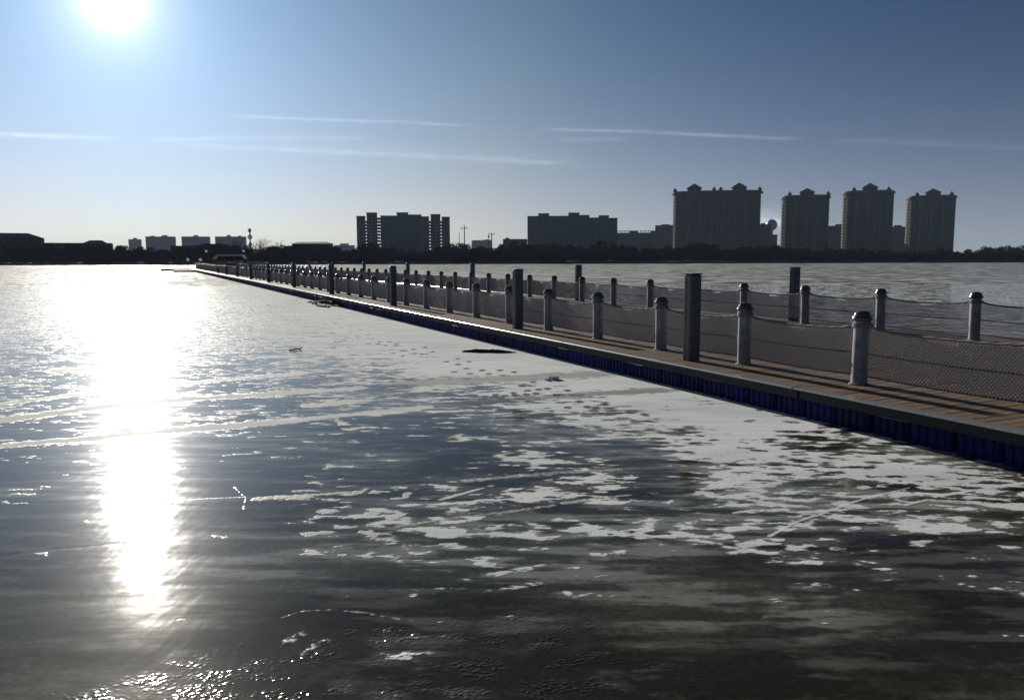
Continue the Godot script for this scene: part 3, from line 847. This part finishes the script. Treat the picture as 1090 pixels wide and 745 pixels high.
	var h2 := simple_block("lakeside_house", Vector3(-195.4, 1.2, -362), 0.4, 28.0, 8.2, 11.0, "long low dark house with flat roof, right of the tall hipped house", dark, slate, glass, [], "dark houses behind the left shore")
	hip(h2, slate, 9.5, 8.0, 8.2, 1.3, 0.5, 7.5)
	var h3 := simple_block("lakeside_house", Vector3(-87.0, 1.2, -352), 0.2, 17.0, 7.4, 10.0, "dark flat roofed house right of the bare trees", dark, slate, glass, [], "dark houses behind the left shore")
	hip(h3, slate, 17.0, 10.0, 7.4, 0.9, 0.7)
	simple_block("lakeside_house", Vector3(-135.0, 1.2, -350), 0.3, 24.0, 6.6, 10.0, "long low dark house behind the pier pavilion", dark, slate, glass, [[4, 8, 0.9]], "dark houses behind the left shore")
	# ball-shaped tank
	var tk := thing("spherical_tank", "round pale blue ball tank peeking out between the first two towers", "tank", Vector3(292.0, 0, -906))
	var mb := MB.new()
	var prof := []
	for i in 17:
		var a := -PI * 0.5 + PI * i / 16.0
		prof.append(Vector2(cos(a) * 6.3, sin(a) * 6.3))
	mb.lathe(Vector3.ZERO, prof, 24)
	part("ball", mb.mesh(mat(lin(0.40, 0.48, 0.55), 0.4)), tk, Vector3(0, 38.6, 0))
	mb = MB.new()
	mb.lathe(Vector3.ZERO, [Vector2(3.2, 0), Vector2(2.0, 6), Vector2(1.8, 33.0)], 14)
	part("stem", mb.mesh(pale), tk)
	# power poles
	for p in [[-26.4, 450.0, 20.6, 3.9, 1.8, "taller wooden power pole with crossarm, left of the pair"], [-11.2, 450.0, 16.2, 3.7, 0.7, "shorter power pole with crossarm, right of the pair"]]:
		var t := thing("power_pole", p[5], "pole", Vector3(p[0], 1.3, -p[1]), 0.0, "power poles above the woodland")
		mb = MB.new()
		mb.tube([Vector3.ZERO, Vector3(0, p[2] - 1.3, 0)], [0.32, 0.24], 8)
		part("shaft", mb.mesh(dark), t)
		mb = MB.new()
		mb.box(Vector3.ZERO, Vector3(p[3], 0.34, 0.3))
		part("crossarm", mb.mesh(dark), t, Vector3(0, p[2] - 1.3 - p[4], 0.3))
		for s in [-1.0, 1.0]:
			mb = MB.new()
			mb.lathe(Vector3.ZERO, [Vector2(0.1, 0), Vector2(0.16, 0.2), Vector2(0.05, 0.5)], 8)
			part("insulator", mb.mesh(slate), t, Vector3(s * p[3] * 0.44, p[2] - 1.13 - p[4], 0.3))
	var ms := thing("radio_mast", "very thin mast left of the taller power pole", "mast", Vector3(-33.8, 1.3, -520))
	mb = MB.new()
	mb.tube([Vector3.ZERO, Vector3(0, 17.6, 0)], [0.25, 0.12], 6)
	part("shaft", mb.mesh(mat(lin(0.3, 0.2, 0.2), 0.7)), ms)
	mb = MB.new()
	for i in 4: mb.box(Vector3(0, 11.0 + i * 1.9, 0), Vector3(0.9, 0.12, 0.5))
	part("antenna", mb.mesh(slate), ms)
	var lp := thing("light_mast", "short dark mast with a bulbous head left of the shorter power pole", "mast", Vector3(-12.9, 1.3, -452))
	mb = MB.new()
	mb.tube([Vector3.ZERO, Vector3(0, 12.4, 0)], [0.2, 0.12], 6)
	part("shaft", mb.mesh(slate), lp)
	mb = MB.new()
	mb.lathe(Vector3.ZERO, [Vector2(0.1, 0), Vector2(0.5, 0.4), Vector2(0.45, 1.2), Vector2(0.1, 1.5)], 8)
	part("lamp_head", mb.mesh(slate), lp, Vector3(0, 12.2, 0))

func hip(t: Node3D, m: Material, w: float, d: float, y: float, rise: float, ridge: float, x := 0.0) -> void:
	var mb := MB.new()
	var a := [Vector3(-w * 0.52, y, d * 0.55), Vector3(w * 0.52, y, d * 0.55), Vector3(w * 0.52, y, -d * 0.55), Vector3(-w * 0.52, y, -d * 0.55)]
	var r0 := Vector3(-w * 0.5 * ridge, y + rise, 0)
	var r1 := Vector3(w * 0.5 * ridge, y + rise, 0)
	mb.quad(a[0], a[1], r1, r0); mb.quad(a[2], a[3], r0, r1)
	mb.tri(a[1], a[2], r1); mb.tri(a[3], a[0], r0)
	mb.quad(a[3], a[2], a[1], a[0])
	part("roof", mb.mesh(m), t, Vector3(x, 0.02, 0))

# ---------------------------------------------------------------- pier (its own axes: x across, -z along)
const S0 := -4.5
const S1 := 152.0

func pier_at(x: float, y: float, s: float) -> Vector3:
	return Basis(Vector3.UP, deg_to_rad(PIER_TURN)) * Vector3(x, y, -s)

func build_pier() -> void:
	var t := thing("floating_pier", "long floating wooden pier on blue pontoons running across the ice to the far left", "pier", Vector3.ZERO, deg_to_rad(PIER_TURN))
	var woods := []
	for i in 5:
		var k: float = [1.0, 0.82, 1.14, 0.93, 1.05][i]
		var m := grain(mat(lin(0.36 * k, 0.235 * k, 0.135 * k), 0.62), 0.05, 0.55, 1.0, Vector3(0.5, 2.0, 6.0), 4, 30 + i)
		woods.append(m)
	var meshes := []
	for m in woods:
		var mb := MB.new()
		mb.bevel_box(Vector3.ZERO, Vector3(2.0, 0.032, 0.14), 0.005)
		meshes.append(mb.mesh(m))
	rng.seed = 5
	var s := S0
	var n := 0
	var rest := MB.new()
	while s < S1:
		var y := DECK - 0.016 + rng.randf_range(-0.0025, 0.0025)
		if n < 280:
			part("plank", meshes[rng.randi() % 5], t, Vector3(8.375, y, -s))
		else:
			rest.box(Vector3(8.375, y, -s), Vector3(2.0, 0.032, 0.14))
		n += 1
		s += 0.148
	part("plank_run", rest.mesh(woods[0]), t).set_meta("kind", "stuff")
	# inner walkway between the two fences
	var inner := MB.new()
	s = S0
	while s < S1:
		inner.box(Vector3(12.36, DECK - 0.018 + rng.randf_range(-0.0025, 0.0025), -s), Vector3(5.92, 0.032, 0.14))
		s += 0.148
	part("inner_decking", inner.mesh(woods[1]), t).set_meta("kind", "stuff")
	# edge rail, fender board and pontoons along the near side
	var steel := grain(mat(lin(0.66, 0.66, 0.65), 0.30, 0.6), 0.06, 0.7, 1.0, Vector3.ONE * 1.5, 4, 51)
	var rubber := mat(lin(0.018, 0.018, 0.02), 0.75)
	var eb := MB.new()
	eb.bevel_box(Vector3.ZERO, Vector3(0.17, 0.024, 5.98), 0.007)
	var ebm := eb.mesh(steel)
	var fd := MB.new()
	fd.box(Vector3.ZERO, Vector3(0.06, 0.12, 5.96))
	var fdm := fd.mesh(rubber)
	for i in 27:
		var sc := S0 + 2.9 + i * 6.0
		if sc > S1: break
		part("edge_beam", ebm, t, Vector3(7.275, DECK + 0.001, -sc))
		part("edge_beam", ebm, t, Vector3(15.42, DECK + 0.001, -sc))
		part("fender_board", fdm, t, Vector3(7.32, DECK - 0.075, -sc))
	var blues := []
	for i in 4:
		var q: float = [1.0, 0.55, 1.25, 0.8][i]
		blues.append(grain(mat(lin(0.010 * q, 0.020 * q, 0.26 * q), 0.55, 0.0, 0.3), 0.05, 0.4, 1.0, Vector3(2.5, 0.7, 2.5), 5, 61 + i))
	var pm := []
	for m in blues:
		var mb := MB.new()
		mb.bevel_box(Vector3(0.25, 0.08, 0), Vector3(0.5, 0.34, 0.486), 0.03)
		for r in [-0.155, -0.052, 0.052, 0.155]:
			mb.bevel_box(Vector3(0.0, 0.075, r), Vector3(0.035, 0.27, 0.052), 0.012)
		pm.append(mb.mesh(m))
	var far_row := MB.new()
	s = S0
	n = 0
	var fl := MB.new()
	while s < S1:
		if n < 296:
			part("pontoon_float", pm[rng.randi() % 4], t, Vector3(7.36 + rng.randf_range(-0.012, 0.012), rng.randf_range(-0.012, 0.006), -s), rng.randf_range(-0.02, 0.02))
		else:
			fl.bevel_box(Vector3(7.61, 0.08, -s), Vector3(0.5, 0.34, 0.486), 0.03)
		far_row.bevel_box(Vector3(15.1, 0.08, -s), Vector3(0.5, 0.34, 0.486), 0.03)
		n += 1
		s += 0.505
	if fl.v.size(): part("pontoon_run", fl.mesh(blues[0]), t).set_meta("kind", "stuff")
	part("far_pontoons", far_row.mesh(blues[0]), t).set_meta("kind", "stuff")
	var be := MB.new()
	be.box(Vector3(11.36, 0.16, -(S0 + S1) * 0.5), Vector3(6.9, 0.30, S1 - S0))
	part("bearer_frame", be.mesh(rubber), t)

func net_top(u: float, bay: float) -> float:                 # height of the head rope above the deck along one bay
	return 0.695 + 0.155 * (exp(-u / 0.13) + exp(-(bay - u) / 0.13)) - 0.018 * sin(PI * u / bay)

func build_fence(x: float, first: float, bay: float, early: float, label: String) -> void:
	var t := thing("rope_net_fence", label, "fence", pier_at(x, DECK, 0), deg_to_rad(PIER_TURN), "rope and net fences along the pier")
	var pvc := grain(mat(lin(0.38, 0.41, 0.45), 0.6), 0.02, 0.68, 1.0, Vector3.ONE * 1.3, 5, 71)
	var capm := mat(lin(0.07, 0.075, 0.085), 0.22, 0.0, 0.6)
	var ropem := grain(mat(lin(0.40, 0.40, 0.39), 0.85), 0.05, 0.5, 1.0, Vector3.ONE * 5.0, 4, 73)
	var netm := mat(lin(0.66, 0.67, 0.69), 0.85, 0.0, 0.3)
	netm.backlight_enabled = true
	netm.backlight = Color(0.75, 0.75, 0.76)
	var darkrope := mat(lin(0.05, 0.052, 0.055), 0.85)
	var pb := MB.new()
	pb.lathe(Vector3.ZERO, [Vector2(0.125, 0), Vector2(0.125, 0.012), Vector2(0.10, 0.02), Vector2(0.097, 0.82)], 20)
	var post := pb.mesh(pvc)
	var cb := MB.new()
	cb.lathe(Vector3.ZERO, [Vector2(0.097, 0.80), Vector2(0.122, 0.815), Vector2(0.126, 0.84), Vector2(0.118, 0.862), Vector2(0.10, 0.868), Vector2(0.104, 0.88), Vector2(0.096, 0.905), Vector2(0.068, 0.925), Vector2(0.03, 0.935), Vector2(0.0, 0.937)], 20)
	var cap := cb.mesh(capm)
	var wb := MB.new()
	for k in 3:
		var pts := []
		var rad := []
		for i in 25:
			var a := TAU * i / 24.0
			pts.append(Vector3(cos(a) * 0.107, 0.775 - k * 0.024 + 0.006 * sin(a + k), sin(a) * 0.107))
			rad.append(0.0125)
		wb.tube(pts, rad, 6)
	var wrap := wb.mesh(ropem)
	# ropes of one bay
	var r1 := MB.new()
	var pts := []
	var rad := []
	for i in 81:
		var u := bay * i / 80.0
		pts.append(Vector3(0, net_top(u, bay), -u))
		rad.append(0.0185)
	r1.tube(pts, rad, 8, 0.85, 3, 0.16)
	var head := r1.mesh(ropem)
	var low := []
	for h in [0.40, 0.115]:
		var r2 := MB.new()
		var p2 := []
		var q2 := []
		for i in 13:
			var u := bay * i / 12.0
			p2.append(Vector3(0.012, h - 0.02 * sin(PI * u / bay), -u))
			q2.append(0.011)
		r2.tube(p2, q2, 6)
		low.append(r2.mesh(darkrope))
	# two layers of knotted netting
	var nets := []
	for v in 3:
		var nb := MB.new()
		rng.seed = 300 + v
		for layer in 2:
			var z := -0.018 if layer == 0 else 0.020
			var step := 0.040
			for dirn in [-1.0, 1.0]:
				var c := -0.8 + rng.randf() * step
				while c < bay + 0.8:
					var run := []
					var rr := []
					var lastp := Vector3.ZERO
					for k in 25:
						var y := 0.115 + 0.75 * k / 24.0
						var u: float = c + dirn * (y - 0.5) * 0.85
						if u < 0.0 or u > bay or y > net_top(u, bay):
							continue
						lastp = Vector3(z + 0.012 * sin(u * 3.0 + v), y - 0.02 * sin(PI * u / bay), -u + 0.006 * sin(y * 31.0 + c * 9.0))
						if k % 4 == 0 or run.is_empty():
							run.append(lastp)
							rr.append(0.0044)
					if run.size() > 0 and run[-1].distance_to(lastp) > 0.01:
						run.append(lastp)
						rr.append(0.0044)
					if run.size() > 1: nb.tube(run, rr, 3)
					c += step
		nets.append(nb.mesh(netm))
	var spots := []
	var s := first
	while s < S1 - 1.0:
		spots.append(s + (early if s < 7.0 else 0.0))
		s += bay
	for n in spots.size():
		s = spots[n]
		var p := part("post", post, t, Vector3(rng.randf_range(-0.01, 0.01), 0, -s), rng.randf() * TAU)
		p.rotation.x = rng.randf_range(-0.018, 0.018)
		p.rotation.z = rng.randf_range(-0.018, 0.018)
		part("cap", cap, p)
		part("rope_wrap", wrap, p)
		if n + 1 < spots.size():
			for q in [["head_rope", head], ["middle_rope", low[0]], ["foot_rope", low[1]], ["net", nets[n % 3]]]:
				part(q[0], q[1], t, Vector3(0, 0, -s)).scale.z = (spots[n + 1] - s) / bay

func build_piles() -> void:
	var steel := grain(mat(lin(0.16, 0.20, 0.225), 0.5, 0.15), 0.04, 0.45, 1.0, Vector3(6.0, 0.8, 6.0), 4, 81)
	var capm := mat(lin(0.05, 0.055, 0.06), 0.6)
	var pb := MB.new()
	pb.bevel_box(Vector3(0, 0.66, 0), Vector3(0.20, 2.12, 0.20), 0.022)
	for a in [-0.05, 0.05]:                                   # ribs of the box section
		pb.box(Vector3(-0.101, 0.66, a), Vector3(0.008, 2.04, 0.02))
		pb.box(Vector3(a, 0.66, 0.101), Vector3(0.02, 2.04, 0.008))
	var shaft := pb.mesh(steel)
	var cb := MB.new()
	cb.bevel_box(Vector3(0, 1.728, 0), Vector3(0.216, 0.016, 0.216), 0.004)
	var cap := cb.mesh(capm)
	var order := ["nearest the camera", "second nearest the camera", "third nearest the camera", "fourth nearest the camera", "fifth nearest the camera", "sixth nearest the camera", "seventh nearest the camera", "eighth nearest the camera", "ninth nearest the camera", "tenth nearest the camera", "eleventh nearest the camera"]
	var i := 0
	for s in [10.15, 16.6, 26.74, 36.8, 46.9, 57.2, 67.4, 78.0, 88.5, 99.0]:
		var t := thing("mooring_pile", "square grey steel pile on the pier's near side, " + order[i], "pile", pier_at(7.75, 0, s), deg_to_rad(PIER_TURN), "square steel piles on the near side of the pier")
		part("shaft", shaft, t)
		part("cap_plate", cap, t)
		i += 1
	i = 0
	for s in [15.49, 26.66, 37.5, 48.4, 59.4, 70.4, 81.4, 92.4]:
		var t := thing("mooring_pile", "square grey steel pile behind the pier's far fence, " + order[i], "pile", pier_at(15.0, 0, s), deg_to_rad(PIER_TURN), "square steel piles on the far side of the pier")
		part("shaft", shaft, t)
		part("cap_plate", cap, t)
		i += 1

func build_pier_end() -> void:
	var white := mat(lin(0.62, 0.62, 0.60), 0.4)
	var dark := mat(lin(0.03, 0.032, 0.036), 0.7)
	var wood := grain(mat(lin(0.16, 0.11, 0.08), 0.7), 0.05, 0.6, 1.0, Vector3.ONE, 4, 91)
	var tr := deg_to_rad(PIER_TURN)
	var p := thing("landing_platform", "broad platform at the far end of the pier under the pavilion", "platform", pier_at(11.0, 0, 160.0), tr)
	var mb := MB.new()
	mb.bevel_box(Vector3(0, DECK - 0.06, 0), Vector3(17.0, 0.10, 15.0), 0.02)
	part("deck", mb.mesh(wood), p)
	mb = MB.new()
	mb.box(Vector3(0, 0.12, 0), Vector3(16.6, 0.28, 14.6))
	part("hull", mb.mesh(dark), p)
	var st := thing("boarding_float", "low dark boarding float lying on the ice left of the pier's far end", "float", pier_at(5.6, 0, 138.0), tr)
	mb = MB.new()
	mb.bevel_box(Vector3(0, 0.13, 0), Vector3(2.9, 0.26, 5.0), 0.04)
	part("hull", mb.mesh(dark), st)
	mb = MB.new()
	mb.bevel_box(Vector3(0, 0.275, 0), Vector3(2.96, 0.03, 5.06), 0.01)
	part("deck", mb.mesh(wood), st)
	# pavilion
	var t := thing("pier_pavilion", "low open pavilion with white roof and arched ends at the far end of the pier", "pavilion", pier_at(14.6, DECK, 158.0), 0.20)
	mb = MB.new()
	var w := 5.6
	var prev := Vector3.ZERO
	var prof := []
	for i in 11:                                               # shallow roof that curls down at both ends
		var u := -1.0 + 0.2 * i
		prof.append(Vector3(u * w * 0.5, 2.2 - 0.62 * pow(absf(u), 16.0), 0))
	for i in 10:
		var a: Vector3 = prof[i]
		var b: Vector3 = prof[i + 1]
		var z := Vector3(0, 0, 1.7)
		var th := Vector3(0, 0.3, 0)
		mb.quad(a + z, b + z, b + z + th, a + z + th)
		mb.quad(b - z, a - z, a - z + th, b - z + th)
		mb.quad(a + z + th, b + z + th, b - z + th, a - z + th)
		mb.quad(a - z, b - z, b + z, a + z)
	part("roof", mb.mesh(white), t)
	for sx in [-2.5, -0.9, 0.9, 2.5]:
		for sz in [-1.4, 1.4]:
			mb = MB.new()
			mb.box(Vector3(0, 0.85, 0), Vector3(0.12, 1.7 if absf(sx) > 2.0 else 2.24, 0.12))
			part("post", mb.mesh(dark), t, Vector3(sx, 0 if absf(sx) > 2.0 else 0.27, sz))
	mb = MB.new()
	mb.box(Vector3(0, 1.9, -1.35), Vector3(5.0, 0.55, 0.06))
	part("back_panel", mb.mesh(dark), t)
	for sx in [-1.9, 0.0, 1.9]:
		mb = MB.new()
		mb.box(Vector3(sx, 0.42, -1.35), Vector3(1.5, 0.7, 0.06))
		part("railing_panel", mb.mesh(dark), t)
	# globe lamps (unlit)
	var globe := mat(lin(0.75, 0.75, 0.73), 0.2)
	globe.backlight_enabled = true
	globe.backlight = Color(0.9, 0.9, 0.9)
	var spots := [[-66.8, 165.5, 1.95, 0.30, "white globe lamp farthest left at the pier end"], [-63.6, 164.0, 1.9, 0.34, "white globe lamp second from the left at the pier end"], [-63.1, 166.0, 3.65, 0.26, "tall white globe lamp left of the pavilion roof"], [-55.4, 166.0, 3.70, 0.26, "tall white globe lamp above the right end of the pavilion"]]
	for g in spots:
		var l := thing("globe_lamp", g[4], "lamp", Vector3(g[0], DECK - 0.01, -g[1]), 0.0, "globe lamps at the pier end")
		mb = MB.new()
		mb.tube([Vector3.ZERO, Vector3(0, g[2] - DECK - g[3] * 0.8, 0)], [0.07, 0.045], 8)
		part("pole", mb.mesh(dark), l)
		mb = MB.new()
		var pr := []
		for i in 13:
			var a := -PI * 0.5 + PI * i / 12.0
			pr.append(Vector2(cos(a), sin(a)) * g[3])
		mb.lathe(Vector3.ZERO, pr, 16)
		part("globe", mb.mesh(globe), l, Vector3(0, g[2] - DECK, 0))

# ---------------------------------------------------------------- things lying on the ice
func build_debris() -> void:
	var bark := mat(lin(0.022, 0.019, 0.016), 0.9)
	var t := thing("fallen_twig", "small dark forked twig lying alone on the open ice left of the snow", "twig", Vector3(-4.67, 0, -17.2))
	var mb := MB.new()
	mb.tube([Vector3(-0.17, 0.012, 0.02), Vector3(-0.04, 0.03, 0), Vector3(0.06, 0.035, -0.02), Vector3(0.15, 0.085, 0)], [0.012, 0.02, 0.016, 0.006], 6)
	part("stem", mb.mesh(bark), t)
	mb = MB.new()
	mb.tube([Vector3(-0.06, 0.02, 0.01), Vector3(-0.10, 0.02, 0.12)], [0.012, 0.005], 5)
	mb.tube([Vector3(0.04, 0.03, -0.01), Vector3(0.09, 0.02, 0.1), Vector3(0.15, 0.015, 0.14)], [0.012, 0.009, 0.004], 5)
	part("fork", mb.mesh(bark), t)
	t = thing("stick_heap", "dark heap of sticks and reeds frozen against the pier's pontoons", "debris", Vector3(-7.95, 0, -34.9), deg_to_rad(PIER_TURN))
	rng.seed = 77
	for i in 46:
		mb = MB.new()
		var a := rng.randf_range(-0.5, 0.5)
		var l := rng.randf_range(0.5, 1.5)
		var c := Vector3(rng.randf_range(-0.75, 0.45), 0.015 + rng.randf() * 0.16, rng.randf_range(-2.0, 2.0))
		c.y *= clampf(1.2 - absf(c.z) * 0.5, 0.2, 1.0) * clampf(c.x + 1.2, 0.3, 1.0)
		var d := Vector3(sin(a) * 0.8, rng.randf_range(-0.03, 0.06), cos(a)) * l * 0.5
		mb.tube([c - d, c + Vector3(0, 0.02, 0), c + d], [0.035, 0.045, 0.015], 5)
		part("stick", mb.mesh(bark), t)
	t = thing("drift_branch", "flat dark branch lying on the snow close beside the pier", "branch", Vector3(-0.4, 0, -16.8), -0.15)
	for i in 9:
		mb = MB.new()
		var x := rng.randf_range(-0.45, 0.3)
		mb.tube([Vector3(x - 0.28, 0.012, rng.randf_range(-0.1, 0.1)), Vector3(x, 0.035, rng.randf_range(-0.08, 0.08)), Vector3(x + 0.36, 0.012, rng.randf_range(-0.12, 0.12))], [0.012, 0.026, 0.008], 5)
		part("twig", mb.mesh(bark), t)
	t = thing("ice_chunk", "small broken ice chunk on the snow below the drift branch", "ice", Vector3(0.69, 0, -12.93), 0.4)
	mb = MB.new()
	mb.extrude([Vector2(-0.08, -0.04), Vector2(0.02, -0.07), Vector2(0.10, -0.02), Vector2(0.06, 0.05), Vector2(-0.05, 0.06)], 0.0, 0.05)
	part("lump", mb.mesh(mat(lin(0.45, 0.5, 0.53), 0.15)), t)
	mb = MB.new()
	mb.extrude([Vector2(-0.04, -0.03), Vector2(0.03, -0.04), Vector2(0.05, 0.02), Vector2(-0.02, 0.04)], 0.0, 0.03)
	part("chip", mb.mesh(mat(lin(0.45, 0.5, 0.53), 0.15)), t, Vector3(-0.14, 0, 0.05))

func _ready() -> void:
	var cam := Camera3D.new()
	cam.name = "camera"
	cam.fov = rad_to_deg(2.0 * atan(372.5 / 850.0))
	cam.near = 0.05
	cam.far = 9000.0
	cam.position = Vector3(0, EYE, 0)
	cam.rotation_degrees = Vector3(-6.53, 0, -0.16)
	add_child(cam)
	cam.current = true
	var we := WorldEnvironment.new()
	we.name = "environment"
	var env := Environment.new()
	env.background_mode = Environment.BG_SKY
	env.sky = make_sky()
	env.background_energy_multiplier = 1.0
	env.tonemap_mode = Environment.TONE_MAPPER_LINEAR
	env.tonemap_exposure = 1.0
	env.sdfgi_enabled = true
	env.ssao_enabled = true
	env.ssil_enabled = true
	env.fog_enabled = true
	env.fog_density = 0.00012
	env.fog_light_color = Color(0.74, 0.84, 0.96)
	we.environment = env
	add_child(we)
	var sun := DirectionalLight3D.new()
	sun.name = "sun"
	sun.light_energy = 1.6
	sun.light_color = Color(1.0, 0.97, 0.92)
	sun.light_angular_distance = 0.53
	sun.shadow_enabled = true
	add_child(sun)
	sun.look_at_from_position(Vector3.ZERO, -dir_of(SUN_AZ, SUN_EL), Vector3.UP)
	var t0 := Time.get_ticks_msec()
	build_ice()
	print("ice ", Time.get_ticks_msec() - t0)
	build_shore()
	build_city()
	build_woodland()
	build_trees()
	build_pier()
	build_fence(8.2, 7.3 - 2.155 * 5.0, 2.155, -0.22, "grey post and rope net fence along the near side of the pier")
	build_fence(14.6, 10.3 - 2.2 * 6.0, 2.2, 0.0, "grey post and rope net fence along the far side of the pier")
	build_piles()
	build_pier_end()
	build_debris()
	print("all ", Time.get_ticks_msec() - t0)
